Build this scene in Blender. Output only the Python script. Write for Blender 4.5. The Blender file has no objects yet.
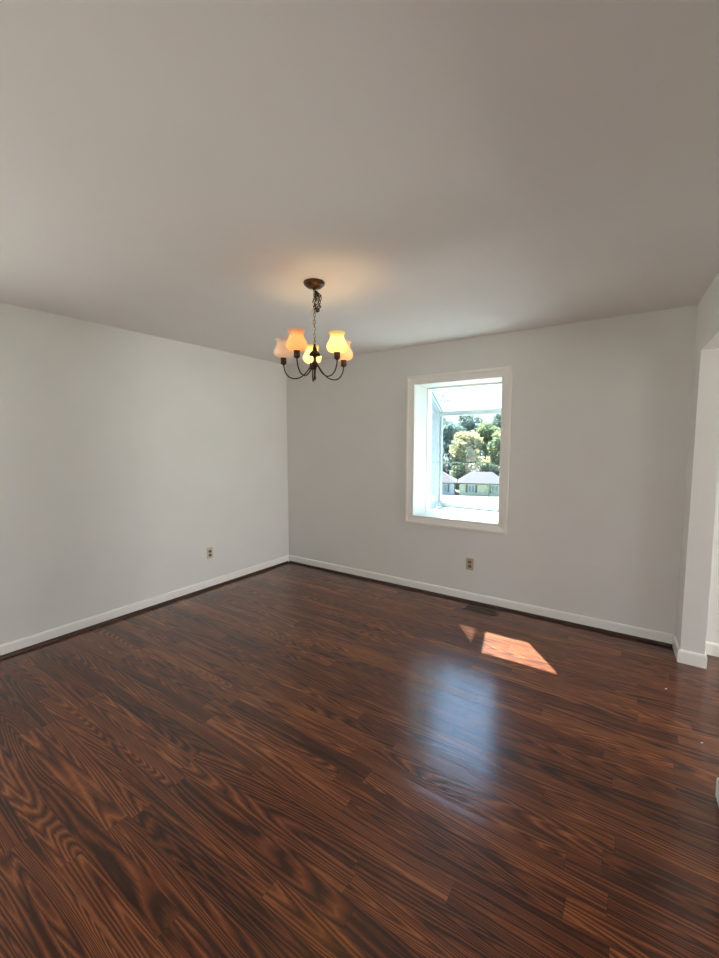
import bpy, bmesh, math, random
from mathutils import Vector, Matrix
PI = math.pi
S = bpy.context.scene
C = S.collection

# ------------------------------------------------------------------ camera
cam_d = bpy.data.cameras.new('camera')
cam = bpy.data.objects.new('camera', cam_d); C.objects.link(cam)
cam_d.sensor_fit = 'HORIZONTAL'; cam_d.sensor_width = 24.0
cam_d.lens = 414.56 / 719 * 24.0
cam_d.clip_start = 0.02; cam_d.clip_end = 600
YAW, PITCH, ROLL = 0.599698, 0.085707, 0.00052
Fv = Vector((-math.sin(YAW)*math.cos(PITCH), math.cos(YAW)*math.cos(PITCH), -math.sin(PITCH)))
Rv = Vector((math.cos(YAW), math.sin(YAW), 0)); Uv = Rv.cross(Fv)
R2 = Rv*math.cos(ROLL)+Uv*math.sin(ROLL); U2 = Uv*math.cos(ROLL)-Rv*math.sin(ROLL)
m = Matrix((R2, U2, -Fv)).transposed().to_4x4(); m.translation = Vector((0, 0, 1.4912))
cam.matrix_world = m
S.camera = cam

# ------------------------------------------------------------------ view, world, sun
S.view_settings.view_transform = 'Standard'; S.view_settings.look = 'None'
S.view_settings.gamma = 1; S.view_settings.use_curve_mapping = False
S.view_settings.exposure = 0.0
S.cycles.use_denoising = True
S.cycles.max_bounces = 14; S.cycles.diffuse_bounces = 9; S.cycles.glossy_bounces = 5
S.cycles.transparent_max_bounces = 24; S.cycles.transmission_bounces = 8
S.cycles.sample_clamp_indirect = 6.0
S.cycles.use_adaptive_sampling = False

SKY = 2.2
w = bpy.data.worlds.new('sky'); S.world = w; w.use_nodes = True
nt = w.node_tree; nt.nodes.clear()
wo = nt.nodes.new('ShaderNodeOutputWorld'); bg = nt.nodes.new('ShaderNodeBackground')
tc = nt.nodes.new('ShaderNodeTexCoord'); sx = nt.nodes.new('ShaderNodeSeparateXYZ')
cr = nt.nodes.new('ShaderNodeValToRGB')
cr.color_ramp.elements[0].position = 0.0; cr.color_ramp.elements[0].color = (0.62, 0.80, 1.0, 1)
cr.color_ramp.elements[1].position = 0.8; cr.color_ramp.elements[1].color = (0.36, 0.60, 1.0, 1)
nt.links.new(tc.outputs['Generated'], sx.inputs[0]); nt.links.new(sx.outputs['Z'], cr.inputs[0])
nt.links.new(cr.outputs[0], bg.inputs['Color']); # the sky brightens towards the sun
dt = nt.nodes.new('ShaderNodeVectorMath'); dt.operation = 'DOT_PRODUCT'; nt.links.new(tc.outputs['Generated'], dt.inputs[0])
dt.inputs[1].default_value = tuple(Vector((-0.490, 0.666, 1.0)).normalized())
mxm = nt.nodes.new('ShaderNodeMath'); mxm.operation = 'MAXIMUM'; mxm.inputs[1].default_value = 0; nt.links.new(dt.outputs['Value'], mxm.inputs[0])
pw = nt.nodes.new('ShaderNodeMath'); pw.operation = 'POWER'; pw.inputs[1].default_value = 9; nt.links.new(mxm.outputs[0], pw.inputs[0])
ma = nt.nodes.new('ShaderNodeMath'); ma.operation = 'MULTIPLY_ADD'; ma.inputs[1].default_value = 12.0; ma.inputs[2].default_value = SKY
nt.links.new(pw.outputs[0], ma.inputs[0]); nt.links.new(ma.outputs[0], bg.inputs['Strength'])
nt.links.new(bg.outputs[0], wo.inputs[0])

sun_d = bpy.data.lights.new('sun', 'SUN'); sun_d.energy = 42.0; sun_d.angle = math.radians(0.53)
sun_d.color = (1.0, 0.95, 0.87)
sun = bpy.data.objects.new('sun', sun_d); C.objects.link(sun)
SUN = Vector((0.501, -0.666, -1.0)).normalized()
sun.rotation_euler = SUN.to_track_quat('-Z', 'Y').to_euler(); sun.location = (-6, 12, 14)

FILL_TINT = (1.0, .925, .87)
def add_fill(loc, rot, w_, h_, power, col=(1.0, .97, .92)):  # added area lamps at unseen windows, brightening walls and ceiling
    d = bpy.data.lights.new('window_daylight', 'AREA'); d.shape = 'RECTANGLE'; d.size = w_; d.size_y = h_
    d.energy = power; d.color = col
    o = bpy.data.objects.new('window_daylight', d); C.objects.link(o); o.location = loc; o.rotation_euler = rot
UP = math.radians(22)          # added fill lamps tip upward to brighten the ceiling
add_fill((4.80, 2.85, 1.20), (0, PI/2+UP, 0), 2.1, 1.1, 190, FILL_TINT)
add_fill((4.80, -0.80, 1.20), (0, PI/2+UP, 0), 2.1, 2.2, 30, FILL_TINT)
add_fill((-3.84, -1.15, 1.45), (0, -PI/2-UP, 0), 1.5, 1.9, 56, FILL_TINT)

def portal(loc, rot, w_, h_):
    d = bpy.data.lights.new('daylight_portal', 'AREA'); d.shape = 'RECTANGLE'; d.size = w_; d.size_y = h_
    d.cycles.is_portal = True
    o = bpy.data.objects.new('daylight_portal', d); C.objects.link(o); o.location = loc; o.rotation_euler = rot

# ------------------------------------------------------------------ room numbers
XL, YB, H = -3.6306, 3.7331, 2.44        # left wall, back wall, ceiling
WX0, WX1, WZ0, WZ1 = -1.898, -1.041, 0.767, 2.071   # window opening
YO = 4.00                                # outer face of the back wall
XA = 4.6; YR = -2.6                      # adjacent room's far wall, rear wall
def xr(y): return 0.258 + (3.7331-y)*0.0577
PX = 0.130                               # thickness of the right wall

# ------------------------------------------------------------------ materials
def mat(name, col=(.8,.8,.8), rough=.6, metal=0., spec=.5, noise=0, nscale=30, bump=0, bscale=200, **kw):
    m_ = bpy.data.materials.new(name); m_.use_nodes = True
    n = m_.node_tree; b = n.nodes['Principled BSDF']
    b.inputs['Base Color'].default_value = (*col, 1); b.inputs['Roughness'].default_value = rough
    b.inputs['Metallic'].default_value = metal; b.inputs['Specular IOR Level'].default_value = spec
    for k, v in kw.items(): b.inputs[k.replace('_', ' ')].default_value = v
    t = n.nodes.new('ShaderNodeTexCoord')
    if noise:
        nz = n.nodes.new('ShaderNodeTexNoise'); nz.inputs['Scale'].default_value = nscale; nz.inputs['Detail'].default_value = 4
        n.links.new(t.outputs['Object'], nz.inputs['Vector'])
        r = n.nodes.new('ShaderNodeValToRGB')
        r.color_ramp.elements[0].position = .3; r.color_ramp.elements[1].position = .7
        r.color_ramp.elements[0].color = (*[c*(1-noise) for c in col], 1)
        r.color_ramp.elements[1].color = (*[min(1, c*(1+noise)) for c in col], 1)
        n.links.new(nz.outputs[0], r.inputs[0]); n.links.new(r.outputs[0], b.inputs['Base Color'])
    if bump:
        nb = n.nodes.new('ShaderNodeTexNoise'); nb.inputs['Scale'].default_value = bscale; nb.inputs['Detail'].default_value = 3
        n.links.new(t.outputs['Object'], nb.inputs['Vector'])
        bp = n.nodes.new('ShaderNodeBump'); bp.inputs['Strength'].default_value = bump; bp.inputs['Distance'].default_value = .002
        n.links.new(nb.outputs[0], bp.inputs['Height']); n.links.new(bp.outputs[0], b.inputs['Normal'])
    return m_

M = {}
M['wall'] = mat('wall_paint', (.735, .725, .70), .75, noise=.015, nscale=3, bump=.08, bscale=260, spec=.3)
M['ceil'] = mat('ceiling_paint', (.82, .80, .785), .85, noise=.01, nscale=2, bump=.08, bscale=300, spec=.2)
M['trim'] = mat('white_trim_paint', (.88, .865, .825), .35, noise=.01, nscale=8)
M['jamb'] = mat('jamb_paint', (.66, .67, .64), .45, noise=.01, nscale=8)
M['casing'] = mat('casing_paint', (.84, .80, .745), .4, noise=.01, nscale=8)
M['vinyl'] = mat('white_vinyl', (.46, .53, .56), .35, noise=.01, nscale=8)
M['gasket'] = mat('grey_gasket', (.12, .15, .16), .6, noise=.1)
M['shoe'] = mat('dark_wood_moulding', (.035, .012, .007), .4, noise=.3, nscale=25)
M['bronze'] = mat('antique_bronze', (.06, .036, .022), .38, .85, noise=.35, nscale=60)
M['darkbronze'] = mat('dark_bronze', (.045, .028, .018), .4, .8, noise=.3, nscale=60)
M['chain'] = mat('tarnished_brass', (.30, .23, .15), .35, .8, noise=.2, nscale=60)
M['cord'] = mat('clear_cord', (.75, .73, .68), .25, noise=.05)
M['almond'] = mat('almond_plastic', (.50, .40, .27), .35, noise=.03)
M['ivory'] = mat('ivory_plastic', (.58, .53, .42), .35, noise=.03)
M['slot'] = mat('dark_slot', (.03, .022, .015), .6, noise=.05)
M['brownplug'] = mat('brown_receptacle', (.16, .11, .06), .4, noise=.05)
M['register'] = mat('brown_register_enamel', (.070, .045, .027), .4, .3, noise=.15)
M['chip'] = mat('paint_chip', (.75, .72, .68), .5, noise=.03)
M['concrete'] = mat('pale_concrete', (.50, .48, .45), .9, noise=.08, nscale=3)
M['litter'] = mat('leaf_litter', (.05, .055, .03), .95, noise=.3, nscale=.4)
M['grass'] = mat('dry_lawn_grass', (.21, .205, .13), .95, noise=.25, nscale=.6)
M['roof'] = mat('grey_shingles', (.048, .046, .058), .9, noise=.25, nscale=3)
M['siding'] = mat('pale_green_siding', (.46, .50, .38), .7, noise=.05, nscale=2)
M['bluesiding'] = mat('pale_blue_siding', (.40, .46, .52), .7, noise=.05, nscale=2)
M['shutter'] = mat('dark_green_shutter', (.06, .12, .11), .6, noise=.1)
M['wpane'] = mat('far_window_glass', (.16, .24, .26), .1, noise=.1, nscale=1)
M['brick'] = mat('house_foundation', (.35, .3, .27), .9, noise=.2, nscale=6)
M['bark'] = mat('tree_bark', (.11, .085, .06), .9, noise=.3, nscale=6)

def leaf_mat(name, c, tr=.45):
    m_ = bpy.data.materials.new(name); m_.use_nodes = True; n = m_.node_tree; n.nodes.clear()
    o = n.nodes.new('ShaderNodeOutputMaterial'); d = n.nodes.new('ShaderNodeBsdfDiffuse'); t = n.nodes.new('ShaderNodeBsdfTranslucent')
    x = n.nodes.new('ShaderNodeMixShader'); x.inputs[0].default_value = tr
    tcn = n.nodes.new('ShaderNodeTexCoord'); nz = n.nodes.new('ShaderNodeTexNoise'); nz.inputs['Scale'].default_value = .5
    r = n.nodes.new('ShaderNodeValToRGB'); r.color_ramp.elements[0].position = .35; r.color_ramp.elements[1].position = .65
    r.color_ramp.elements[0].color = (c[0]*.6, c[1]*.75, c[2]*.9, 1); r.color_ramp.elements[1].color = (c[0]*1.3, c[1]*1.15, c[2], 1)
    n.links.new(tcn.outputs['Object'], nz.inputs['Vector']); n.links.new(nz.outputs[0], r.inputs[0])
    n.links.new(r.outputs[0], d.inputs[0]); n.links.new(r.outputs[0], t.inputs[0])
    n.links.new(d.outputs[0], x.inputs[1]); n.links.new(t.outputs[0], x.inputs[2]); n.links.new(x.outputs[0], o.inputs[0])
    return m_
M['leafA'] = leaf_mat('green_leaves', (.26, .31, .18))
M['leafY'] = leaf_mat('yellow_green_leaves', (.44, .44, .26))
M['leafD'] = leaf_mat('dark_green_leaves', (.18, .23, .17), .3)
M['leafB'] = leaf_mat('blue_green_leaves', (.23, .30, .27), .35)

def glass_mat(name, tint=(.93, .98, .99), ior=1.45, rough=0.0):
    m_ = bpy.data.materials.new(name); m_.use_nodes = True; n = m_.node_tree; n.nodes.clear()
    o = n.nodes.new('ShaderNodeOutputMaterial'); t = n.nodes.new('ShaderNodeBsdfTransparent'); g = n.nodes.new('ShaderNodeBsdfGlossy')
    fz = n.nodes.new('ShaderNodeFresnel'); fz.inputs['IOR'].default_value = ior
    t.inputs[0].default_value = (*tint, 1); g.inputs['Roughness'].default_value = rough
    x = n.nodes.new('ShaderNodeMixShader')
    ge = n.nodes.new('ShaderNodeNewGeometry'); iv = n.nodes.new('ShaderNodeMath'); iv.operation = 'SUBTRACT'; iv.inputs[0].default_value = 1.0
    n.links.new(ge.outputs['Backfacing'], iv.inputs[1]); mu = n.nodes.new('ShaderNodeMath'); mu.operation = 'MULTIPLY'
    n.links.new(iv.outputs[0], mu.inputs[0]); n.links.new(fz.outputs[0], mu.inputs[1]); n.links.new(mu.outputs[0], x.inputs[0])
    n.links.new(t.outputs[0], x.inputs[1]); n.links.new(g.outputs[0], x.inputs[2]); n.links.new(x.outputs[0], o.inputs[0])
    return m_
M['glass'] = glass_mat('window_glass')
M['shelf'] = glass_mat('green_shelf_glass', (.86, .97, .95), 1.5, .0)

def screen_mat():
    m_ = bpy.data.materials.new('insect_screen'); m_.use_nodes = True; n = m_.node_tree; n.nodes.clear()
    o = n.nodes.new('ShaderNodeOutputMaterial'); t = n.nodes.new('ShaderNodeBsdfTransparent'); g = n.nodes.new('ShaderNodeBsdfDiffuse')
    g.inputs[0].default_value = (.42, .46, .50, 1)
    tcn = n.nodes.new('ShaderNodeTexCoord'); mp = n.nodes.new('ShaderNodeMapping'); mp.inputs['Scale'].default_value = (600, 600, 600)
    ck = n.nodes.new('ShaderNodeTexChecker'); ck.inputs['Scale'].default_value = 1.0
    n.links.new(tcn.outputs['Object'], mp.inputs[0]); n.links.new(mp.outputs[0], ck.inputs['Vector'])
    x = n.nodes.new('ShaderNodeMixShader'); n.links.new(ck.outputs['Fac'], x.inputs[0])
    n.links.new(t.outputs[0], x.inputs[1]); n.links.new(g.outputs[0], x.inputs[2]); n.links.new(x.outputs[0], o.inputs[0])
    return m_
M['screen'] = screen_mat()

def shade_mat(name, col, tr):
    m_ = bpy.data.materials.new(name); m_.use_nodes = True; n = m_.node_tree; n.nodes.clear()
    o = n.nodes.new('ShaderNodeOutputMaterial'); d = n.nodes.new('ShaderNodeBsdfDiffuse'); t = n.nodes.new('ShaderNodeBsdfTranslucent')
    g = n.nodes.new('ShaderNodeBsdfGlossy'); g.inputs['Roughness'].default_value = .25
    x = n.nodes.new('ShaderNodeMixShader'); x.inputs[0].default_value = tr
    y = n.nodes.new('ShaderNodeMixShader'); y.inputs[0].default_value = .05
    tcn = n.nodes.new('ShaderNodeTexCoord'); nz = n.nodes.new('ShaderNodeTexNoise'); nz.inputs['Scale'].default_value = 25
    r = n.nodes.new('ShaderNodeValToRGB')
    r.color_ramp.elements[0].color = (*[c*.93 for c in col], 1); r.color_ramp.elements[1].color = (*col, 1)
    n.links.new(tcn.outputs['Object'], nz.inputs['Vector']); n.links.new(nz.outputs[0], r.inputs[0])
    n.links.new(r.outputs[0], d.inputs[0]); n.links.new(r.outputs[0], t.inputs[0])
    n.links.new(d.outputs[0], x.inputs[1]); n.links.new(t.outputs[0], x.inputs[2])
    n.links.new(x.outputs[0], y.inputs[1]); n.links.new(g.outputs[0], y.inputs[2]); n.links.new(y.outputs[0], o.inputs[0])
    return m_
def emit_mat(name, col, s):
    m_ = bpy.data.materials.new(name); m_.use_nodes = True; n = m_.node_tree; n.nodes.clear()
    o = n.nodes.new('ShaderNodeOutputMaterial'); e = n.nodes.new('ShaderNodeEmission')
    e.inputs[0].default_value = (*col, 1); e.inputs[1].default_value = s; n.links.new(e.outputs[0], o.inputs[0]); return m_

def floor_mat():
    m_ = bpy.data.materials.new('dark_oak_planks'); m_.use_nodes = True; n = m_.node_tree
    b = n.nodes['Principled BSDF']; N = n.nodes.new; L = n.links.new
    def math_(op, a, b_=None, c_=None):
        q = N('ShaderNodeMath'); q.operation = op
        for i, v in enumerate((a, b_, c_)):
            if v is None: continue
            if isinstance(v, (int, float)): q.inputs[i].default_value = v
            else: L(v, q.inputs[i])
        return q.outputs[0]
    tcn = N('ShaderNodeTexCoord'); sp = N('ShaderNodeSeparateXYZ'); L(tcn.outputs['Object'], sp.inputs[0])
    X, Y = sp.outputs['X'], sp.outputs['Y']
    PW = 0.0835
    row = math_('FLOOR', math_('DIVIDE', Y, PW)); fy = math_('FRACT', math_('DIVIDE', Y, PW))
    wn = N('ShaderNodeTexWhiteNoise'); wn.noise_dimensions = '1D'; L(row, wn.inputs['W'])
    PL = 0.93
    xs = math_('ADD', math_('DIVIDE', X, PL), math_('MULTIPLY', wn.outputs['Value'], 7.3))
    colm = math_('FLOOR', xs); fx = math_('FRACT', xs)
    wn2 = N('ShaderNodeTexWhiteNoise'); wn2.noise_dimensions = '2D'
    cb = N('ShaderNodeCombineXYZ'); L(row, cb.inputs[0]); L(colm, cb.inputs[1]); L(cb.outputs[0], wn2.inputs['Vector'])
    rnd = wn2.outputs['Value']
    # contour grain (cathedrals)
    gv = N('ShaderNodeCombineXYZ')
    L(math_('ADD', math_('MULTIPLY', X, .55), math_('MULTIPLY', rnd, 37.0)), gv.inputs[0])
    L(math_('MULTIPLY', Y, 9.5), gv.inputs[1]); L(math_('MULTIPLY', rnd, 91.0), gv.inputs[2])
    nz = N('ShaderNodeTexNoise'); nz.inputs['Scale'].default_value = 1.0; nz.inputs['Detail'].default_value = 1.0; nz.inputs['Roughness'].default_value = .35
    nz.inputs['Distortion'].default_value = .35
    L(gv.outputs[0], nz.inputs['Vector'])
    fib = N('ShaderNodeCombineXYZ'); L(math_('MULTIPLY', X, 9.0), fib.inputs[0]); L(math_('MULTIPLY', Y, 210.0), fib.inputs[1]); L(math_('MULTIPLY', rnd, 50.), fib.inputs[2])
    nf = N('ShaderNodeTexNoise'); nf.inputs['Scale'].default_value = 1.0; nf.inputs['Detail'].default_value = 3.0; L(fib.outputs[0], nf.inputs['Vector'])
    wig = N('ShaderNodeTexNoise'); wig.inputs['Scale'].default_value = 22.0; wig.inputs['Detail'].default_value = 2.0; L(tcn.outputs['Object'], wig.inputs['Vector'])
    ph = math_('ADD', math_('ADD', math_('MULTIPLY', nz.outputs[0], 29.0), math_('MULTIPLY', nf.outputs[0], .45)), math_('MULTIPLY', wig.outputs[0], .22))
    saw = math_('FRACT', ph)
    # broad tone
    bt = N('ShaderNodeCombineXYZ'); L(math_('MULTIPLY', X, 1.6), bt.inputs[0]); L(math_('MULTIPLY', Y, 14.0), bt.inputs[1]); L(math_('MULTIPLY', rnd, 23.), bt.inputs[2])
    nb = N('ShaderNodeTexNoise'); nb.inputs['Scale'].default_value = 1.0; nb.inputs['Detail'].default_value = 2.0; L(bt.outputs[0], nb.inputs['Vector'])
    rp = N('ShaderNodeValToRGB'); e = rp.color_ramp.elements
    e[0].position = 0.0; e[0].color = (.016, .0038, .0018, 1)
    e[1].position = 1.0; e[1].color = (.40, .142, .046, 1)
    k = rp.color_ramp.elements.new(.30); k.color = (.046, .0108, .0036, 1)
    k = rp.color_ramp.elements.new(.60); k.color = (.150, .039, .0110, 1)
    # value = grain + tone + plank random
    tri = math_('POWER', math_('ABSOLUTE', math_('SUBTRACT', math_('MULTIPLY', saw, 2.0), 1.0)), .85)
    tone = math_('ADD', math_('MULTIPLY', nb.outputs[0], .50), math_('MULTIPLY', rnd, .22))
    val = math_('ADD', math_('ADD', math_('MULTIPLY', tri, .50), math_('MULTIPLY', nf.outputs[0], .30)), math_('SUBTRACT', tone, .31))
    L(val, rp.inputs[0])
    # seams
    ey = math_('MINIMUM', fy, math_('SUBTRACT', 1.0, fy)); ex = math_('MINIMUM', fx, math_('SUBTRACT', 1.0, fx))
    sy = math_('LESS_THAN', ey, .010); sx_ = math_('LESS_THAN', ex, .0012)
    seam = math_('MAXIMUM', sy, sx_)
    mx = N('ShaderNodeMix'); mx.data_type = 'RGBA'; mx.blend_type = 'MIX'
    L(math_('MULTIPLY', seam, .55), mx.inputs['Factor']); L(rp.outputs[0], mx.inputs['A']); mx.inputs['B'].default_value = (.012, .004, .002, 1)
    L(mx.outputs['Result'], b.inputs['Base Color'])
    b.inputs['Specular IOR Level'].default_value = .12
    b.inputs['Coat Weight'].default_value = .85; b.inputs['Coat Roughness'].default_value = .165; b.inputs['Coat IOR'].default_value = 1.5
    L(math_('ADD', .30, math_('MULTIPLY', nf.outputs[0], .12)), b.inputs['Roughness'])
    bp = N('ShaderNodeBump'); bp.inputs['Strength'].default_value = .45; bp.inputs['Distance'].default_value = .0005
    L(math_('SUBTRACT', math_('ADD', math_('MULTIPLY', tri, .6), nf.outputs[0]), math_('MULTIPLY', seam, 1.5)), bp.inputs['Height']); L(bp.outputs[0], b.inputs['Normal']); L(bp.outputs[0], b.inputs['Coat Normal'])
    return m_
M['floor'] = floor_mat()

# ------------------------------------------------------------------ mesh helpers
def box(bm, x0, x1, y0, y1, z0, z1):
    vs = [bm.verts.new((x, y, z)) for z in (z0, z1) for (x, y) in ((x0,y0),(x1,y0),(x1,y1),(x0,y1))]
    for f in ((3,2,1,0),(4,5,6,7),(0,1,5,4),(1,2,6,5),(2,3,7,6),(3,0,4,7)): bm.faces.new([vs[i] for i in f])
    return vs
def prism(bm, pts, axis_vec):
    """closed polygon pts (3D) swept along axis_vec"""
    a = [bm.verts.new(p) for p in pts]; b = [bm.verts.new(Vector(p)+Vector(axis_vec)) for p in pts]
    n = len(pts); bm.faces.new(a[::-1]); bm.faces.new(b)
    for i in range(n): bm.faces.new((a[i], a[(i+1)%n], b[(i+1)%n], b[i]))
def tube(bm, pts, r, seg=10, closed=False):
    pts = [Vector(p) for p in pts]; n = len(pts); rings = []
    up = Vector((0,0,1)); prev = None
    for i, p in enumerate(pts):
        if closed: t = (pts[(i+1)%n]-pts[i-1])
        else: t = (pts[min(i+1,n-1)]-pts[max(i-1,0)])
        t.normalize()
        if prev is None:
            a = t.cross(up)
            if a.length < 1e-3: a = t.cross(Vector((1,0,0)))
        else: a = prev - t*prev.dot(t)
        a.normalize(); prev = a; b = t.cross(a)
        rr = r[i] if isinstance(r, (list, tuple)) else r
        rings.append([bm.verts.new(p+(a*math.cos(2*PI*k/seg)+b*math.sin(2*PI*k/seg))*rr) for k in range(seg)])
    rng = range(n if closed else n-1)
    for i in rng:
        A, B = rings[i], rings[(i+1)%n]
        for k in range(seg): bm.faces.new((A[k], A[(k+1)%seg], B[(k+1)%seg], B[k]))
    if not closed: bm.faces.new(rings[0][::-1]); bm.faces.new(rings[-1])
def lathe(bm, prof, c=(0,0,0), seg=28, cap=True):
    c = Vector(c); rings = []
    for r, z in prof:
        if r < 1e-5: rings.append([bm.verts.new(c+Vector((0,0,z)))])
        else: rings.append([bm.verts.new(c+Vector((r*math.cos(2*PI*k/seg), r*math.sin(2*PI*k/seg), z))) for k in range(seg)])
    for A, B in zip(rings, rings[1:]):
        for k in range(seg):
            k2 = (k+1) % seg
            if len(A) == 1 and len(B) == 1: continue
            if len(A) == 1: bm.faces.new((A[0], B[k2], B[k]))
            elif len(B) == 1: bm.faces.new((A[k], A[k2], B[0]))
            else: bm.faces.new((A[k], A[k2], B[k2], B[k]))
    if cap:
        if len(rings[0]) > 1: bm.faces.new(rings[0][::-1])
        if len(rings[-1]) > 1: bm.faces.new(rings[-1])
def obj(name, bm, material, parent=None, smooth=False, bevel=0, recalc=True):
    if recalc: bmesh.ops.recalc_face_normals(bm, faces=bm.faces)
    me = bpy.data.meshes.new(name); bm.to_mesh(me); bm.free()
    me.materials.append(M[material] if isinstance(material, str) else material)
    if smooth:
        for p in me.polygons: p.use_smooth = True
    o = bpy.data.objects.new(name, me); C.objects.link(o)
    if parent:
        o.parent = parent; o.matrix_parent_inverse = Matrix.Identity(4)
    if bevel:
        md = o.modifiers.new('bevel', 'BEVEL'); md.width = bevel; md.segments = 2; md.limit_method = 'ANGLE'
    return o
def empty(name, loc=(0,0,0), rz=0):
    o = bpy.data.objects.new(name, None); C.objects.link(o); o.location = loc; o.rotation_euler = (0,0,rz); o.empty_display_size = .1
    return o
def struct(o, label=None):
    o['kind'] = 'structure'
    if label: o['label'] = label
    return o
def tag(o, label, cat, group=None):
    o['label'] = label; o['category'] = cat
    if group: o['group'] = group
    return o
def boxobj(name, dims, material, parent=None, bevel=0):
    bm = bmesh.new(); box(bm, *dims); return obj(name, bm, material, parent, bevel=bevel)

# ------------------------------------------------------------------ room shell
struct(boxobj('floor', (XL-.15, XA+.15, YR-.15, YO, -.15, 0), 'floor'), 'dark reddish brown oak plank floor running parallel to the back wall')
struct(boxobj('ceiling', (XL-.15, XA+.15, YR-.15, YO, H, H+.2), 'ceil'), 'plain off white ceiling')
# back wall (both rooms) with the window hole
bm = bmesh.new()
box(bm, XL, WX0, YB, YO, 0, H); box(bm, WX1, XA, YB, YO, 0, H)
box(bm, WX0, WX1, YB, YO, 0, WZ0-.02); box(bm, WX0, WX1, YB, YO, WZ1, H)
struct(obj('wall_back', bm, 'wall'), 'off white back wall around the window')
# right wall: stub pier, header over the openings, near pier
def rpoly(y0, y1): return [(xr(y0), y0), (xr(y0)+PX, y0), (xr(y1)+PX, y1), (xr(y1), y1)]
HB = 2.09
bm = bmesh.new()
def seg_wall(y0, y1, z0, z1):
    prism(bm, [(x, y, z0) for x, y in rpoly(y0, y1)], (0, 0, z1-z0))
PY = 3.485
seg_wall(PY, YB, 0, H)                    # stub next to the back wall
prism(bm, [(x-.010, y, 0) if i in (0, 3) else (x, y, 0) for i, (x, y) in enumerate(rpoly(1.86, 2.195))], (0, 0, HB))   # near pier
seg_wall(YR, -1.9, 0, HB)
seg_wall(YR, PY, HB, H)                   # header
bmesh.ops.recalc_face_normals(bm, faces=bm.faces)
struct(obj('wall_right', bm, 'wall'), 'right wall with wide openings, stub pier and header')

def hole_wall(name, axis, pos, th, a0, a1, holes, label):
    """wall across x ('y' axis pos) or across y ('x' axis pos), holes = (a0,a1,z0,z1)"""
    bm = bmesh.new(); cur = a0
    def bb(p0, p1, z0, z1):
        if axis == 'x': box(bm, pos, pos+th, p0, p1, z0, z1)
        else: box(bm, p0, p1, pos, pos+th, z0, z1)
    for h in sorted(holes):
        bb(cur, h[0], 0, H)
        if h[2] > 0: bb(h[0], h[1], 0, h[2])
        bb(h[0], h[1], h[3], H); cur = h[1]
    bb(cur, a1, 0, H)
    return struct(obj(name, bm, 'wall'), label)
far_holes = [(-1.9, .3, .15, 2.25), (2.30, 3.40, .15, 2.25)]
left_holes = [(-2.1, -.2, .7, 2.2)]  # added opening out of view, for light from the left
hole_wall('wall_far', 'x', XA, .15, YR, YB, far_holes, 'far wall of the adjoining room with tall windows')
hole_wall('wall_left', 'x', XL-.15, .15, YR-.15, YO, left_holes, 'long off white left wall')
hole_wall('wall_rear', 'y', YR-.15, .15, XL, XA+.15, [], 'wall behind the camera')

# added windows out of view, placed for the light they let in
def frame_window(name, axis, pos, a0, a1, z0, z1, nm):
    root = struct(empty(name, (pos, (a0+a1)/2, z0) if axis == 'x' else ((a0+a1)/2, pos, z0)), nm)
    ox, oy, oz = root.location
    bm = bmesh.new()
    def bb(p0, p1, q0, q1, t=.03):
        if axis == 'x': box(bm, -t, t, p0-oy, p1-oy, q0-oz, q1-oz)
        else: box(bm, p0-ox, p1-ox, -t, t, q0-oz, q1-oz)
    bb(a0, a0+.05, z0, z1); bb(a1-.05, a1, z0, z1); bb(a0+.05, a1-.05, z0, z0+.05); bb(a0+.05, a1-.05, z1-.05, z1)
    mid = (a0+a1)/2; bb(mid-.025, mid+.025, z0+.05, z1-.05)
    obj('window_frame', bm, 'vinyl', root)
    bm = bmesh.new()
    bb(a0+.05, mid-.025, z0+.05, z1-.05, .003); bb(mid+.025, a1-.05, z0+.05, z1-.05, .003)
    obj('window_pane', bm, 'glass', root)
for i, h in enumerate(far_holes):
    frame_window('window_%d' % (i+2), 'x', XA+.08, *h, 'tall window of the adjoining room')
for i, h in enumerate(left_holes):
    frame_window('window_%d' % (i+4), 'x', XL-.08, *h, 'window in the left wall beside the camera')

# baseboards: profile swept along a path; shoe moulding in front of them
def sweep_profile(name, path, prof, material, label, ends=True):
    """path: list of (x,y); profile: (out, z), 'out' to the left of travel"""
    bm = bmesh.new(); rings = []; n = len(path)
    P = [Vector((*p, 0)) for p in path]
    for i in range(n):
        d0 = (P[i]-P[i-1]).normalized() if i > 0 else None
        d1 = (P[i+1]-P[i]).normalized() if i < n-1 else None
        if d0 is None: d0 = d1
        if d1 is None: d1 = d0
        n0 = Vector((-d0.y, d0.x, 0)); n1 = Vector((-d1.y, d1.x, 0))
        mit = (n0+n1).normalized(); mit = mit/max(.2, mit.dot(n0))
        rings.append([bm.verts.new(P[i]+mit*o_+Vector((0,0,z))) for o_, z in prof])
    k = len(prof)
    for A, B in zip(rings, rings[1:]):
        for j in range(k): bm.faces.new((A[j], A[(j+1)%k], B[(j+1)%k], B[j]))
    bm.faces.new(rings[0]); bm.faces.new(rings[-1][::-1])
    return struct(obj(name, bm, material), label)
e0 = .0006
bb_prof = [(e0, .001), (.013, .001), (.013, .077), (.0115, .084), (.008, .090), (e0, .092)]
sh = [(.0135, .001)] + [(.0135+.0185*math.cos(a), .001+.0205*math.sin(a)) for a in [i*PI/2/6 for i in range(7)]]
xs_ = xr(YB)
sweep_profile('baseboard_left', [(XL, YB-.0005), (XL, YR)][::-1] and [(XL, YB-.014), (XL, YR+.014)], bb_prof, 'trim', 'white baseboard along the left wall')
sweep_profile('trim_1', [(XL, YB-.033), (XL, YR+.033)], sh, 'shoe', 'dark wood shoe moulding along the left wall')
sweep_profile('baseboard_back', [(xr(YB)-.0135, YB), (XL+.0005, YB)], bb_prof, 'trim', 'white baseboard along the back wall')
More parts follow.
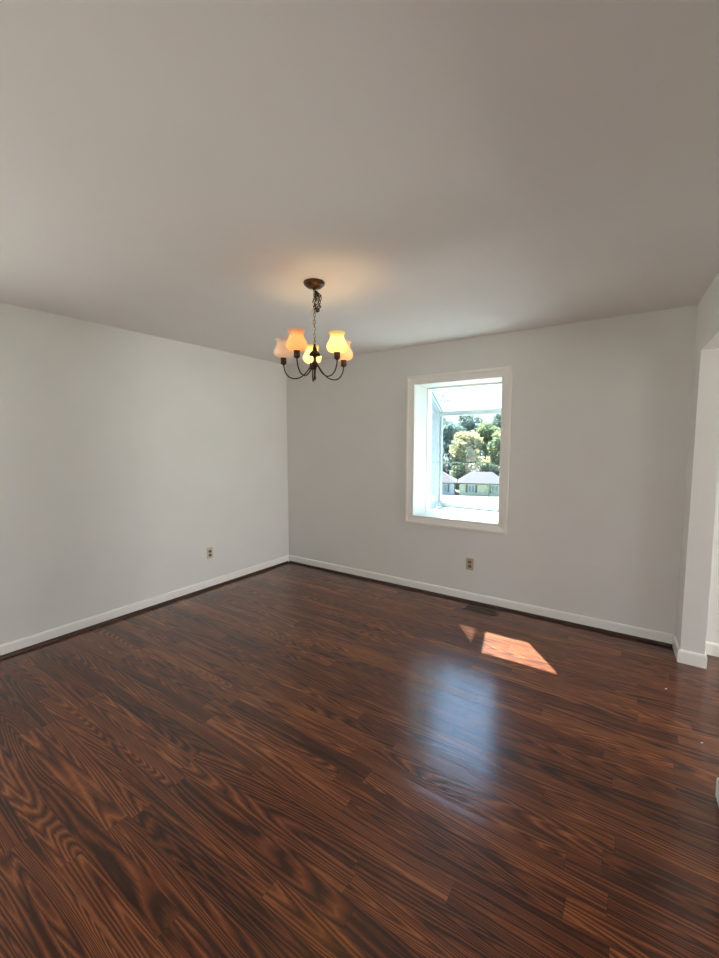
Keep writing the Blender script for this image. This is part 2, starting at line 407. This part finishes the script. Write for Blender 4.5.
sweep_profile('trim_2', [(xr(YB)-.0135, YB), (XL+.0325, YB)], sh, 'shoe', 'dark wood shoe moulding along the back wall')
sweep_profile('baseboard_right', [(xr(PY)+PX, YB-.002), (xr(PY)+PX, PY), (xr(PY), PY), (xr(YB), YB-.002)], bb_prof, 'trim', 'white baseboard wrapping the stub pier')
n0, n1 = 1.86, 2.195
sweep_profile('baseboard_pier', [(xr(n0)-.010, n0), (xr(n1)-.010, n1), (xr(n1)+PX, n1), (xr(n0)+PX, n0)][::1], [(o_, z) for o_, z in bb_prof], 'trim', 'white baseboard on the near pier')
sweep_profile('baseboard_adjoining', [(XA-.01, YB), (xr(PY)+PX+.0145, YB)], bb_prof, 'trim', 'white baseboard in the adjoining room')

# ------------------------------------------------------------------ garden window
YG = 4.46       # front glass plane
win = struct(empty('window_1', ((WX0+WX1)/2, YB, WZ0)), 'projecting garden window with slanted glass roof')
wx, wy, wz = win.location
def wobj(name, bm, material, smooth=False, bevel=0, parent=None):
    bmesh.ops.translate(bm, verts=bm.verts, vec=(-wx, -wy, -wz))
    return obj(name, bm, material, parent or win, smooth, bevel)
# interior casing: mitred picture frame with a stepped profile
def picture_frame(bm, x0, x1, z0, z1, prof):
    """prof: (outset from opening, y)"""
    cs = [(x0, z0, -1, -1), (x1, z0, 1, -1), (x1, z1, 1, 1), (x0, z1, -1, 1)]
    R = [[bm.verts.new((x+sx2*o_, y, z+sz*o_)) for o_, y in prof] for x, z, sx2, sz in cs]
    k = len(prof)
    for i in range(4):
        A, B = R[i], R[(i+1)%4]
        for j in range(k): bm.faces.new((A[j], A[(j+1)%k], B[(j+1)%k], B[j]))
bm = bmesh.new()
y_ = YB
picture_frame(bm, WX0+.004, WX1-.004, WZ0+.004, WZ1-.004,
    [(0, y_-.0005), (0, y_-.009), (.004, y_-.012), (.012, y_-.012), (.016, y_-.010), (.055, y_-.017), (.062, y_-.021), (.078, y_-.021), (.083, y_-.017), (.083, y_-.0005)])
wobj('window_casing', bm, 'casing')
# jamb liner inside the wall thickness (left, right, top)
bm = bmesh.new()
t = .004
box(bm, WX0+.0005, WX0+t, YB-.008, YO+.02, WZ0, WZ1-.0005); box(bm, WX1-t, WX1-.0005, YB-.008, YO+.02, WZ0, WZ1-.0005)
box(bm, WX0+t, WX1-t, YB-.008, YO+.02, WZ1-t, WZ1-.0005)
wobj('jamb_liner', bm, 'jamb')
# seat board
bm = bmesh.new(); box(bm, WX0+.0005, WX1-.0005, YB-.008, YG+.02, WZ0-.018, WZ0)
wobj('window_seat', bm, 'jamb')
# frame ring against the wall (step) and box framing
GX0, GX1 = WX0-.060, WX1+.060
ZT, ZF = 2.055, 1.835       # glazing height at the wall, at the front
YT = 4.13
bm = bmesh.new()
box(bm, GX0, WX0+.012, YO+.0205, YT, WZ0-.05, ZT+.06); box(bm, WX1-.012, GX1, YO+.0205, YT, WZ0-.05, ZT+.06)
box(bm, WX0+.012, WX1-.012, YO+.0205, YT, ZT-.005, ZT+.06)
wobj('mounting_frame', bm, 'casing', bevel=.003)
bm = bmesh.new()
p = .05
box(bm, GX0, GX0+p, YG-.03, YG+.03, WZ0-.05, ZF)                 # front posts
box(bm, GX1-p, GX1, YG-.03, YG+.03, WZ0-.05, ZF)
box(bm, GX0+p, GX1-p, YG-.02, YG+.03, WZ0+.0005, WZ0+.058)       # bottom rail
box(bm, GX0+p, GX1-p, YG-.03, YG+.03, ZF-.035, ZF+.02)           # front header
box(bm, GX0+.0, GX0+p*.8, YT, YG-.03, WZ0-.05, WZ0+.05); box(bm, GX1-p*.8, GX1, YT, YG-.03, WZ0-.05, WZ0+.05)
box(bm, WX0, WX1, YG+.021, YG+.03, WZ0-.05, WZ0)
for xa, xb in ((GX0, GX0+p), (GX1-p, GX1)):                      # sloping side bars
    prism(bm, [(xa, YT-.03, ZT+.055), (xa, YG+.03, ZF+.025), (xa, YG+.03, ZF-.04), (xa, YT-.03, ZT-.01)], (xb-xa, 0, 0))
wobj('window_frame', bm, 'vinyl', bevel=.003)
bm = bmesh.new()   # dark gasket lines round the glass
q = .0035
box(bm, GX0+p, GX0+p+q, YG-.034, YG-.0305, WZ0+.058, ZF-.036)
box(bm, GX0+p+q, GX1-p, YG-.034, YG-.0305, ZF+.021, ZF+.026)
box(bm, GX0+p, GX1-p, YG-.025, YG-.0205, WZ0+.0006, WZ0+.005)
prism(bm, [(GX0+p, YT, ZT+.022), (GX0+p, YG-.03, ZF+.036), (GX0+p, YG-.03, ZF+.026), (GX0+p, YT, ZT+.012)], (q, 0, 0))
box(bm, GX0+p, GX1-p, YT+.001, YT+.006, ZT-.009, ZT-.004)
wobj('gasket', bm, 'gasket')
bm = bmesh.new(); box(bm, GX0+p, GX1-p, YG+.002, YG+.006, WZ0+.058, ZF-.035); wobj('front_pane', bm, 'glass')
bm = bmesh.new()
prism(bm, [(GX0+p, YT-.02, ZT+.05), (GX0+p, YG+.0, ZF+.026), (GX0+p, YG+.0, ZF+.022), (GX0+p, YT-.02, ZT+.046)], (GX1-GX0-2*p, 0, 0))
wobj('roof_pane', bm, 'glass')
for s, xg in ((1, GX0+.02), (-1, GX1-.02)):
    bm = bmesh.new(); xx = xg
    zb = WZ0+.05
    # casement sash: stiles and rails following the slope
    def zs(y): return ZT-.01-(y-YT+.03)*(ZT-ZF+.03)/(YG-YT+.06)
    for ya, yb2 in ((YT, YT+.02), (YG-.06, YG-.03)):
        prism(bm, [(xx-.012, ya, zb), (xx-.012, yb2, zb), (xx-.012, yb2, zs(yb2)), (xx-.012, ya, zs(ya))], (.024, 0, 0))
    prism(bm, [(xx-.012, YT+.03, zb), (xx-.012, YG-.06, zb), (xx-.012, YG-.06, zb+.035), (xx-.012, YT+.03, zb+.035)], (.024, 0, 0))
    prism(bm, [(xx-.012, YT+.03, zs(YT+.03)-.075), (xx-.012, YG-.06, zs(YG-.06)-.075), (xx-.012, YG-.06, zs(YG-.06)), (xx-.012, YT+.03, zs(YT+.03))], (.024, 0, 0))
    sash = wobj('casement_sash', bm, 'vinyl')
    bm = bmesh.new()
    prism(bm, [(xx-.002, YT+.03, zb+.035), (xx-.002, YG-.06, zb+.035), (xx-.002, YG-.06, zs(YG-.06)-.03), (xx-.002, YT+.03, zs(YT+.03)-.03)], (.004, 0, 0))
    wobj('side_pane', bm, 'glass', parent=None)
    bm = bmesh.new()
    prism(bm, [(xx+.0135*s, YT+.032, zb+.036), (xx+.0135*s, YG-.062, zb+.036), (xx+.0135*s, YG-.062, zs(YG-.06)-.032), (xx+.0135*s, YT+.032, zs(YT+.03)-.032)], (.0006*s, 0, 0))
    wobj('insect_screen', bm, 'screen')
# crank handle on the seat at the left casement
bm = bmesh.new()
cx_, cy_ = WX0+.035, 4.30
box(bm, cx_-.022, cx_+.018, cy_-.05, cy_+.05, WZ0+.0005, WZ0+.022)
lathe(bm, [(.011, .022), (.011, .040), (.006, .044)], (cx_, cy_+.02, WZ0), 14)
tube(bm, [(cx_, cy_+.02, WZ0+.036), (cx_+.02, cy_-.02, WZ0+.05), (cx_+.03, cy_-.06, WZ0+.052), (cx_+.035, cy_-.075, WZ0+.048)], .006, 8)
lathe(bm, [(.0, .038), (.009, .042), (.010, .056), (.006, .064), (0, .065)], (cx_+.036, cy_-.078, WZ0), 12)
wobj('crank_handle', bm, 'vinyl', smooth=False, bevel=.002)
# glass shelf across the middle of the garden window
bm = bmesh.new(); box(bm, WX0+.002, WX1-.002, YT+.008, YG-.036, 1.281, 1.288)
tag(obj('glass_shelf', bm, 'shelf', bevel=.001), 'clear greenish glass shelf spanning the projecting garden window at mid height', 'shelf')
# small clips carrying the shelf
for xx, sg in ((WX0+.0005, 1), (WX1-.0005, -1)):
    for yy in (YT-.01,):
        bm = bmesh.new(); box(bm, min(xx-.001, xx+sg*.013), max(xx+.001, xx+sg*.013), yy, yy+.03, 1.270, 1.2805)
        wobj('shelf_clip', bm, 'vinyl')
portal(((WX0+WX1)/2, YB+.10, (WZ0+WZ1)/2), (-PI/2, 0, 0), WX1-WX0-.02, WZ1-WZ0-.02)

# ------------------------------------------------------------------ outlets, register
def outlet(name_label, loc, rz, plate, plug):
    root = tag(empty('wall_outlet', loc, rz), name_label, 'outlet', )
    bm = bmesh.new(); box(bm, -.035, .035, -.006, -.0004, -.057, .057)
    obj('cover_plate', bm, plate, root, bevel=.003)
    for dz in (.0195, -.0195):
        bm = bmesh.new()
        pts = []
        for k in range(20):
            a = 2*PI*k/20; x = .0172*math.cos(a); z = .0172*math.sin(a); z = max(-.0135, min(.0135, z)); pts.append((x, -.0105, z+dz))
        prism(bm, pts, (0, .0048, 0))
        r_ = obj('receptacle', bm, plug, root)
        bm = bmesh.new()
        box(bm, -.0078, -.0052, -.0112, -.0106, dz-.002, dz+.007); box(bm, .0052, .0078, -.0112, -.0106, dz-.001, dz+.006)
        lathe(bm, [(.0026, -.0003), (.0026, .0003)], (0, 0, 0), 10)
        for v in bm.verts[-20:]: v.co = Vector((v.co.x, -.0109+v.co.z, v.co.y+dz-.0075))
        obj('slot', bm, 'slot', r_)
    bm = bmesh.new(); lathe(bm, [(.0035, 0), (.0035, .001), (.002, .0016)], (0, 0, 0), 12)
    for v in bm.verts: v.co = Vector((v.co.x, -.0061-v.co.z, v.co.y))
    obj('screw', bm, 'ivory', root)
outlet('small almond duplex outlet on the back wall below the window', (-1.295, YB, .363), 0, 'almond', 'brownplug')
outlet('small ivory duplex outlet on the left wall near the corner', (XL, 2.582, .367), PI/2, 'ivory', 'brownplug')

reg = tag(empty('floor_register', (-1.13, 3.59, .0005), 0), 'brown metal floor vent beside the back wall under the window', 'vent')
bm = bmesh.new()
x0, x1, y0, y1 = -.152, .152, -.055, .055
box(bm, x0, x1, y0, y0+.018, 0, .005); box(bm, x0, x1, y1-.018, y1, 0, .005)
box(bm, x0, x0+.02, y0+.018, y1-.018, 0, .005); box(bm, x1-.02, x1, y0+.018, y1-.018, 0, .005); box(bm, -.005, .005, y0+.018, y1-.018, 0, .005)
obj('rim', bm, 'register', reg, bevel=.0015)
bm = bmesh.new()
for k in range(21):
    x = x0+.027+k*.0125
    if abs(x) > .008: box(bm, x-.0022, x+.0022, y0+.018, y1-.018, .0008, .0042)
obj('louvre', bm, 'register', reg)
bm = bmesh.new(); box(bm, x0+.02, x1-.02, y0+.018, y1-.018, 0, .0006); obj('duct_opening', bm, 'slot', reg)

for k, (x, y, lb) in enumerate(((0.184, 3.044, 'tiny pale paint chip on the dark floor in front of the stub pier'), (0.312, 2.578, 'tiny pale paint chip on the dark floor nearest the right edge'))):
    bm = bmesh.new(); box(bm, -.005, .005, -.003, .003, 0, .002); o = obj('paint_chip', bm, 'chip'); o.location = (x, y, .0003); o.rotation_euler = (0, 0, .6*k+.3)
    tag(o, lb, 'debris')

# ------------------------------------------------------------------ chandelier
CX, CY = -1.655, 1.945
ch = tag(empty('chandelier', (CX, CY, H)), 'bronze five arm chandelier with tulip glass shades hanging from the ceiling', 'chandelier')
def Z(z): return z-H
bm = bmesh.new()
lathe(bm, [(.061, -.0005), (.063, -.008), (.060, -.016), (.052, -.021), (.047, -.028), (.030, -.034), (.012, -.037), (.008, -.043), (0, -.045)], seg=36)
obj('canopy', bm, 'bronze', ch, smooth=True)
def link_pts(c, ax, up, L=.026, W=.012, n=14):
    pts = []
    for k in range(n):
        a = 2*PI*k/n; pts.append(Vector(c)+Vector(ax)*math.cos(a)*W/2+Vector(up)*math.sin(a)*L/2)
    return pts
bm = bmesh.new()
zt, zb2 = Z(2.402), Z(2.082)
nl = 16
for k in range(nl):
    z = zt+(zb2-zt)*(k+.5)/nl; a = (0 if k % 2 else PI/2)+.5
    tube(bm, link_pts((0, 0, z), (math.cos(a), math.sin(a), 0), (0, 0, 1)), .0019, 6, True)
obj('chain', bm, 'chain', ch, smooth=True)
# spare chain gathered beside the cord near the top
rg = random.Random(4)
bm = bmesh.new()
tx, ty = Rv.x, Rv.y
for k in range(40):
    q_ = k/39*2*PI*2; wv = .5+.5*math.sin(k*2.1)
    r0 = .017+.020*math.cos(q_)*(.5+.5*wv); zz = Z(2.328)-.050*math.sin(q_)
    if k < 5: r0, zz = .003+.003*k, Z(2.398)-.008*k
    c = (tx*r0, ty*r0+rg.uniform(-.008, .008), zz)
    a = rg.uniform(0, PI); tl = rg.uniform(-.9, .9)
    ax = Vector((math.cos(a), math.sin(a), 0)); up = (Vector((0, 0, 1))+Vector((tx, ty, 0))*tl).normalized(); ax = (ax-up*ax.dot(up)).normalized()
    tube(bm, link_pts(c, ax, up, .024, .013, 12), .0021, 6, True)
obj('spare_chain', bm, 'darkbronze', ch, smooth=True)
# clear cord woven down the chain, bowing out
bm = bmesh.new()
pts = []
for k in range(60):
    t_ = k/59; z = Z(2.400)+(Z(2.084)-Z(2.400))*t_
    bow = -.020*math.sin(PI*max(0, (t_-.30)/.45))**1 if .30 < t_ < .75 else 0
    tw = .005*math.sin(t_*40)
    pts.append((tx*(bow+tw), ty*(bow+tw)+.004*math.cos(t_*40), z))
tube(bm, pts, .0030, 7)
obj('cord', bm, 'cord', ch, smooth=True)
bm = bmesh.new()
lathe(bm, [(0, Z(2.0850)), (.006, Z(2.0840)), (.008, Z(2.0780)), (.006, Z(2.0720)), (.010, Z(2.0640)), (.013, Z(2.0540)), (.015, Z(2.0440)), (.023, Z(2.0380)), (.031, Z(2.0290)),
           (.035, Z(2.0190)), (.034, Z(2.0150)), (.016, Z(2.0130)), (.010, Z(2.0080)), (.0085, Z(2.0000)), (.0085, Z(1.9850)), (.012, Z(1.9800)), (.019, Z(1.9720)), (.021, Z(1.9620)),
           (.017, Z(1.9520)), (.010, Z(1.9440)), (.007, Z(1.9300)), (0, Z(1.9290))], seg=28)
obj('body', bm, 'bronze', ch, smooth=True)
bm = bmesh.new()
lathe(bm, [(0, Z(1.930)), (.006, Z(1.929)), (.0045, Z(1.905)), (.004, Z(1.893)), (.007, Z(1.889)), (.008, Z(1.883)), (.005, Z(1.877)), (.002, Z(1.869)), (0, Z(1.867))], seg=18)
obj('finial', bm, 'darkbronze', ch, smooth=True)
prof = [(.020, .0), (.034, .002), (.047, .008), (.056, .018), (.0605, .031), (.0605, .043), (.056, .059), (.048, .075), (.0415, .090), (.0395, .101), (.0405, .111), (.044, .121), (.049, .128), (.0495, .1295), (.0475, .1285)]
# arm directions, with how strongly each bulb burns and the tint of its glass
toward = math.atan2(-Fv.y, -Fv.x)
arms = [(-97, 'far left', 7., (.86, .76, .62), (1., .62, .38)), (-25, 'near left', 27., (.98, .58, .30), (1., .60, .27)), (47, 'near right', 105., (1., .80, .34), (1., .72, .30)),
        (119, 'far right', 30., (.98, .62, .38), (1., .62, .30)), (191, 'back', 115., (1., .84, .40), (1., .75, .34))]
for dg, nm, st, col, ecol in arms:
    a = toward+math.radians(dg)
    u = Vector((math.cos(a), math.sin(a), 0))
    ctrl = [(.012, 1.968), (.028, 1.951), (.048, 1.922), (.075, 1.896), (.105, 1.882), (.135, 1.881), (.162, 1.892), (.180, 1.914), (.190, 1.940), (.193, 1.966)]
    pts = [u*r+Vector((0, 0, Z(z))) for r, z in ctrl]
    # smooth
    for _ in range(2):
        np_ = [pts[0]]
        for A, B in zip(pts, pts[1:]): np_ += [A*.75+B*.25, A*.25+B*.75]
        np_.append(pts[-1]); pts = np_
    bm = bmesh.new(); tube(bm, pts, .0038, 8)
    arm = obj('arm', bm, 'darkbronze', ch, smooth=True)
    hub = u*.193+Vector((0, 0, Z(1.964)))
    bm = bmesh.new()
    lathe(bm, [(0, 0), (.008, 0), (.010, .004), (.0175, .006), (.0185, .009), (.0175, .012), (.0175, .037), (.019, .040), (.019, .044), (.016, .0445), (0, .0445)], hub, 20)
    obj('socket_cup', bm, 'bronze', arm, smooth=True)
    bm = bmesh.new(); lathe(bm, [(r*.97, z*.84) for r, z in prof], hub+Vector((0, 0, .042)), 32, cap=False)
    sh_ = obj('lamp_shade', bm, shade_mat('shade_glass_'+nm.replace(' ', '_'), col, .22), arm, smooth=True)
    sh_['label'] = {'far left': 'pale pinkish dim glass shade', 'near left': 'orange glowing glass shade', 'near right': 'bright yellow glowing glass shade', 'far right': 'orange glass shade half hidden', 'back': 'bright yellow glass shade behind the body'}[nm]
    bm = bmesh.new()
    lathe(bm, [(0, 0), (.007, 0), (.008, .012), (.014, .028), (.0165, .040), (.014, .054), (.008, .064), (0, .067)], hub+Vector((0, 0, .045)), 12)
    obj('bulb', bm, emit_mat('bulb_glow_'+nm.replace(' ', '_'), ecol, st), arm, smooth=True)

# ------------------------------------------------------------------ outside of our own house: eaves and foundation
struct(boxobj('trim_3', (XL-.6, XA+.6, YO+.0005, 4.516, 2.50, 2.62), 'trim'), 'white eave overhanging the back wall outside')
struct(boxobj('wall_foundation', (XL-.15, XA+.15, YR-.15, YO, -1.6, -.151), 'brick'), 'foundation under the house')
struct(boxobj('roof', (XL-.6, XA+.6, YR-.6, YO+.0, H+.201, H+.3), 'roof'), 'roof slab over the rooms')

# ------------------------------------------------------------------ terrain
AZ = math.radians(19.25)
V0 = Vector((-math.sin(AZ), math.cos(AZ), 0)); U0 = Vector((math.cos(AZ), math.sin(AZ), 0))
def ground(x, y):
    d = x*V0.x+y*V0.y
    if d < 6: return -.9
    if d < 82: return -.9-.1*(d-6)
    return -8.5+.03*(d-82)
def gpt(u, d, dz=0):
    p_ = U0*u+V0*d; return Vector((p_.x, p_.y, ground(p_.x, p_.y)+dz))
def strip(name, u0, u1, ds, dz, material, label, wob=0):
    bm = bmesh.new(); us = [u0+(u1-u0)*k/30 for k in range(31)]; rows = []
    for d in ds: rows.append([bm.verts.new(gpt(u, d+wob*math.sin(u*.05), dz)) for u in us])
    for A, B in zip(rows, rows[1:]):
        for k in range(30): bm.faces.new((A[k], A[k+1], B[k+1], B[k]))
    return struct(obj(name, bm, material), label)
strip('ground', -160, 160, [-60, -20, 5.9, 6.1, 20, 40, 60, 81.9, 82.1, 89], 0, 'grass', 'sunlit lawn sloping down to the neighbouring houses')
strip('woodland_ground', -160, 160, [89, 100, 120, 160, 220], 0, 'litter', 'shady woodland ground behind the bungalows')
strip('road', -160, 160, [52, 56, 60], .03, 'concrete', 'pale road crossing the lawn beyond the window', 1.5)
M['patio'] = mat('patio_concrete', (.22, .215, .20), .9, noise=.05, nscale=2)  # added slab below the sightline, reflects sun onto the ceiling
struct(boxobj('patio', (-11, 8, YO+.002, 12, -1.1, -.82), 'patio'), 'pale concrete patio outside below the window')
bm = bmesh.new()
rows = [[bm.verts.new(gpt(u+s_, d, .04)) for s_ in (-1.6, 1.6)] for u, d in ((1.0, 12), (0, 25), (-1.5, 38), (-2.5, 51))]
for A, B in zip(rows, rows[1:]): bm.faces.new((A[0], A[1], B[1], B[0]))
struct(obj('driveway', bm, 'concrete'), 'pale driveway running down the lawn')

# ------------------------------------------------------------------ neighbouring house
HR = AZ
hd = 80.
def house(name, u0, d0, wdt, dep, eave, ridge, ridge0, ridge1, wallm, wins, label, group=None):
    o_ = gpt(u0, d0); root = tag(empty(name, o_, HR), label, 'house')
    bm = bmesh.new(); box(bm, 0, wdt, 0, dep, -1.5, eave); obj('wall', bm, wallm, root)
    bm = bmesh.new(); e = .4
    A = [bm.verts.new(v) for v in ((-e, -e, eave-.1), (wdt+e, -e, eave-.1), (wdt+e, dep+e, eave-.1), (-e, dep+e, eave-.1))]
    B = [bm.verts.new(v) for v in ((-e, -e, eave+.05), (wdt+e, -e, eave+.05), (wdt+e, dep+e, eave+.05), (-e, dep+e, eave+.05))]
    r0 = bm.verts.new((ridge0, dep/2, ridge)); r1 = bm.verts.new((ridge1, dep/2, ridge))
    bm.faces.new(A[::-1])
    for k in range(4): bm.faces.new((A[k], A[(k+1)%4], B[(k+1)%4], B[k]))
    bm.faces.new((B[0], B[1], r1, r0)); bm.faces.new((B[1], B[2], r1)); bm.faces.new((B[2], B[3], r0, r1)); bm.faces.new((B[3], B[0], r0))
    rf = obj('roof', bm, 'roof', root)
    for x, ww, hh, zc, shut in wins:
        bm = bmesh.new(); t_ = .1
        box(bm, x-ww/2-t_, x+ww/2+t_, -.08, -.001, zc+hh/2, zc+hh/2+t_); box(bm, x-ww/2-t_, x+ww/2+t_, -.08, -.001, zc-hh/2-t_, zc-hh/2)
        box(bm, x-ww/2-t_, x-ww/2, -.08, -.001, zc-hh/2, zc+hh/2); box(bm, x+ww/2, x+ww/2+t_, -.08, -.001, zc-hh/2, zc+hh/2)
        box(bm, x-.03, x+.03, -.07, -.001, zc-hh/2, zc+hh/2)
        wf = obj('window', bm, 'vinyl', root)
        bm = bmesh.new(); box(bm, x-ww/2, x+ww/2, -.05, -.001, zc-hh/2, zc+hh/2); obj('pane', bm, 'wpane', wf)
        if shut:
            for sg in (-1, 1):
                bm = bmesh.new(); c_ = x+sg*(ww/2+t_+.2); box(bm, c_-.19, c_+.19, -.07, -.001, zc-hh/2-t_, zc+hh/2+t_); obj('shutter', bm, 'shutter', wf)
    return root
house('house', -2.1, 80, 8.2, 8, 2.35, 4.3, 2.2, 6.0, 'siding', [(2.2, 1.1, 1.25, 1.35, True), (6.4, 1.1, 1.25, 1.35, True)], 'pale green bungalow with grey hip roof and dark shutters beyond the lawn')
house('house', -12.1, 80.6, 9.05, 7, 2.35, 4.5, 1.6, 6.2, 'bluesiding', [(6.9, 1.5, 1.35, 1.35, True), (2.5, 1.5, 1.3, 1.35, True)], 'pale blue bungalow wing beside the green one')
house('house', 12.5, 82, 11, 7.5, 2.4, 4.7, 3, 8, 'siding', [(2.5, 1.3, 1.2, 1.35, True), (8, 1.3, 1.2, 1.35, True)], 'pale bungalow furthest right beyond the lawn')

# ------------------------------------------------------------------ trees
def leaves(bm, c, r, n, rg, size, flat=1.0, shell=.55):
    for _ in range(n):
        while True:
            v = Vector((rg.uniform(-1, 1), rg.uniform(-1, 1), rg.uniform(-1, 1)))
            if shell < v.length < 1: break
        p_ = Vector(c)+Vector((v.x*r[0], v.y*r[1], v.z*r[2]))
        a = Vector((rg.gauss(0, 1), rg.gauss(0, 1), rg.gauss(0, 1)*flat)).normalized(); b_ = a.orthogonal().normalized()
        b_.rotate(Matrix.Rotation(rg.uniform(0, 6.28), 3, a)); c2 = a.cross(b_); s_ = size*rg.uniform(.6, 1.3)
        bm.faces.new([bm.verts.new(p_+b_*s_), bm.verts.new(p_+c2*s_*.45), bm.verts.new(p_-b_*s_), bm.verts.new(p_-c2*s_*.45)])
def tree(name, u, d, h_, cr_, leafm, label, seed, n=2600, size=.28, blobs=9, group='trees beyond the bungalows', trunk_h=.35):
    rg = random.Random(seed); root = tag(empty(name, gpt(u, d)), label, 'tree', group)
    bm = bmesh.new()
    tube(bm, [(0, 0, -1), (0, 0, 0), (rg.uniform(-.2, .2), rg.uniform(-.2, .2), h_*.35), (rg.uniform(-.4, .4), rg.uniform(-.4, .4), h_*.7)], [h_*.028, h_*.024, h_*.017, h_*.006], 8)
    tips = []
    for k in range(7):
        a = k*2.4+rg.random(); z0 = h_*(.16+.085*k); L = cr_*(.85-.07*k)
        tip = (math.cos(a)*L, math.sin(a)*L, z0+h_*.2); tips.append(tip)
        tube(bm, [(0, 0, z0), (tip[0]*.5, tip[1]*.5, z0+h_*.12), tip], [h_*.010, h_*.006, h_*.002], 5)
    obj('trunk', bm, 'bark', root)
    bm = bmesh.new()
    for k in range(blobs):
        if k < len(tips): c = tips[k]
        else: c = (rg.uniform(-.3, .3)*cr_, rg.uniform(-.3, .3)*cr_, h_*rg.uniform(.6, .85))
        r = cr_*rg.uniform(.38, .58)
        leaves(bm, c, (r, r, r*.85), n//blobs, rg, size, shell=.3)
    obj('foliage', bm, leafm, root, recalc=False)
T = tree
rg0 = random.Random(77)
specs = [(-1.2, 98.5, 12.5, 'leafY', 'yellow green leafy tree right behind the green bungalow'),
 (7.6, 98.5, 12.5, 'leafA', 'mid green leafy tree behind the right end of the green bungalow'),
 (-10.0, 98.5, 12.5, 'leafB', 'blue green tree behind the blue bungalow wing'),
 (-19.0, 98.5, 13, 'leafA', 'mid green tree left of the blue bungalow wing'),
 (16.6, 98.5, 13, 'leafD', 'dark green tree behind the rightmost bungalow'),
 (3.2, 107.5, 15, 'leafA', 'taller mid green tree in the gap right of the yellow green one'),
 (-5.6, 107.5, 15.5, 'leafB', 'taller blue green tree in the gap left of the yellow green one'),
 (-14.5, 107.5, 16, 'leafD', 'tall dark green tree behind the blue bungalow wing'),
 (12.0, 107.5, 16, 'leafD', 'tall dark green tree between the two rows on the right'),
 (-1.2, 117, 18, 'leafD', 'tallest dark tree at the back above the yellow green one'),
 (8.0, 117, 19, 'leafD', 'tallest dark tree at the back on the right'),
 (-10.5, 117, 19, 'leafB', 'tallest blue green tree at the back on the left')]
for k, (u, d, h_, lm, lb) in enumerate(specs):
    tree('leafy_tree', u, d, h_, 4.2, lm, lb, 30+k, 3600, .48, 14)
for k in range(4):
    tree('leafy_tree', 25.5+9.2*k, 99+2*(k % 2), 12.5+k, 4.2, 'leafA' if k % 2 else 'leafD', 'leafy tree in the row right of the rightmost bungalow', 60+k, 2600, .48, 12, group='trees right of the bungalows')
for k in range(15):
    u = -26+k*6.0; rs = random.Random(200+k)
    sb = tag(empty('shrub', gpt(u, 93)), ('dark' if k % 2 else 'pale')+' green shrub in the hedge line behind the bungalows', 'shrub', ('dark' if k % 2 else 'pale')+' shrubs behind the bungalows')
    bm = bmesh.new(); tube(bm, [(0, 0, -.5), (0, 0, 1.4)], [.12, .05], 6); obj('stem', bm, 'bark', sb)
    bm = bmesh.new(); leaves(bm, (0, 0, 2.3), (2.85, 1.2, 3.0), 2200, rs, .30, shell=0); obj('foliage', bm, 'leafD' if k % 2 else 'leafA', sb, recalc=False)
T('leafy_tree', -30, 70, 14, 5, 'leafB', 'blue green tree on the lawn far to the left', 9, 2200, .34, group='lawn trees')
# little tree in front of the bungalow
T('young_tree', 3.1, 76, 2.5, .8, 'leafD', 'small young tree in front of the green bungalow', 11, 500, .10, 7, 'young tree')
# near tree left of the window whose twigs hang into the view above
rg = random.Random(21)
base = gpt(-5.5, 14)
nt_ = tag(empty('overhanging_tree', base), 'near tree at the left of the window with sparse hanging leafy twigs', 'tree')
bm = bmesh.new(); bl = bmesh.new()
hz = 4.2
tube(bm, [(0, 0, -1), (0, 0, 1.5), (.1, .1, 3.5), (.2, 0, 5.5), (.1, 0, 7.5)], [.22, .19, .15, .10, .04], 9)
def loc(u, d, z): return tuple(gpt(u, d)*Vector((1, 1, 0)) - Vector((base.x, base.y, 0)) + Vector((0, 0, z-base.z))) if False else tuple(Vector(((U0*u+V0*d).x-base.x, (U0*u+V0*d).y-base.y, z-base.z)))
limbs = [[loc(-5.5, 12, 3.6), loc(-3.5, 12.3, 4.6), loc(-1.5, 12.2, 4.8), loc(.4, 12, 4.6)], [loc(-5.5, 12, 2.8), loc(-3.8, 11.6, 3.9), loc(-2., 11.4, 4.2), loc(-.6, 11.5, 4.1)],
         [loc(-5.5, 12, 3.2), loc(-7, 12, 4.6), loc(-8.5, 12.3, 5.4)], [loc(-5.5, 12, 4.2), loc(-5, 13.5, 5.6), loc(-4.6, 15, 6.4)], [loc(-5.5, 12, 4.4), loc(-5.8, 10.6, 5.8), loc(-6.2, 9.4, 6.5)]]
for k, lm in enumerate(limbs): tube(bm, lm, [.09-.005*k]+[.05, .03, .012][:len(lm)-1], 6)
for k, (u, d, z) in enumerate([(-1.3, 12, 3.35), (-.95, 12, 3.15), (-.6, 12.1, 3.42), (-.1, 12, 3.50), (-1.2, 11.7, 2.95), (.25, 12, 3.55), (-.75, 11.8, 2.75), (-1.7, 11.9, 3.3)]):
    tp = Vector(loc(u, d, z)); top = Vector(loc(u-.15, d, 4.55))
    tube(bm, [top, (top+tp)/2+Vector((.05, 0, 0)), tp], [.012, .007, .003], 5)
    leaves(bl, tp, (.16, .16, .15), 16, rg, .05, shell=0); leaves(bl, (top+tp)/2, (.25, .25, .35), 26, rg, .05, shell=0)
for c in [lm[-1] for lm in limbs[2:]]+[(0, 0, 7.8), (.6, .4, 7), (-.8, -.3, 7.2)]:
    leaves(bl, c, (1.3, 1.3, 1.1), 420, rg, .08, shell=.2)
obj('trunk', bm, 'bark', nt_); obj('foliage', bl, 'leafB', nt_, recalc=False)
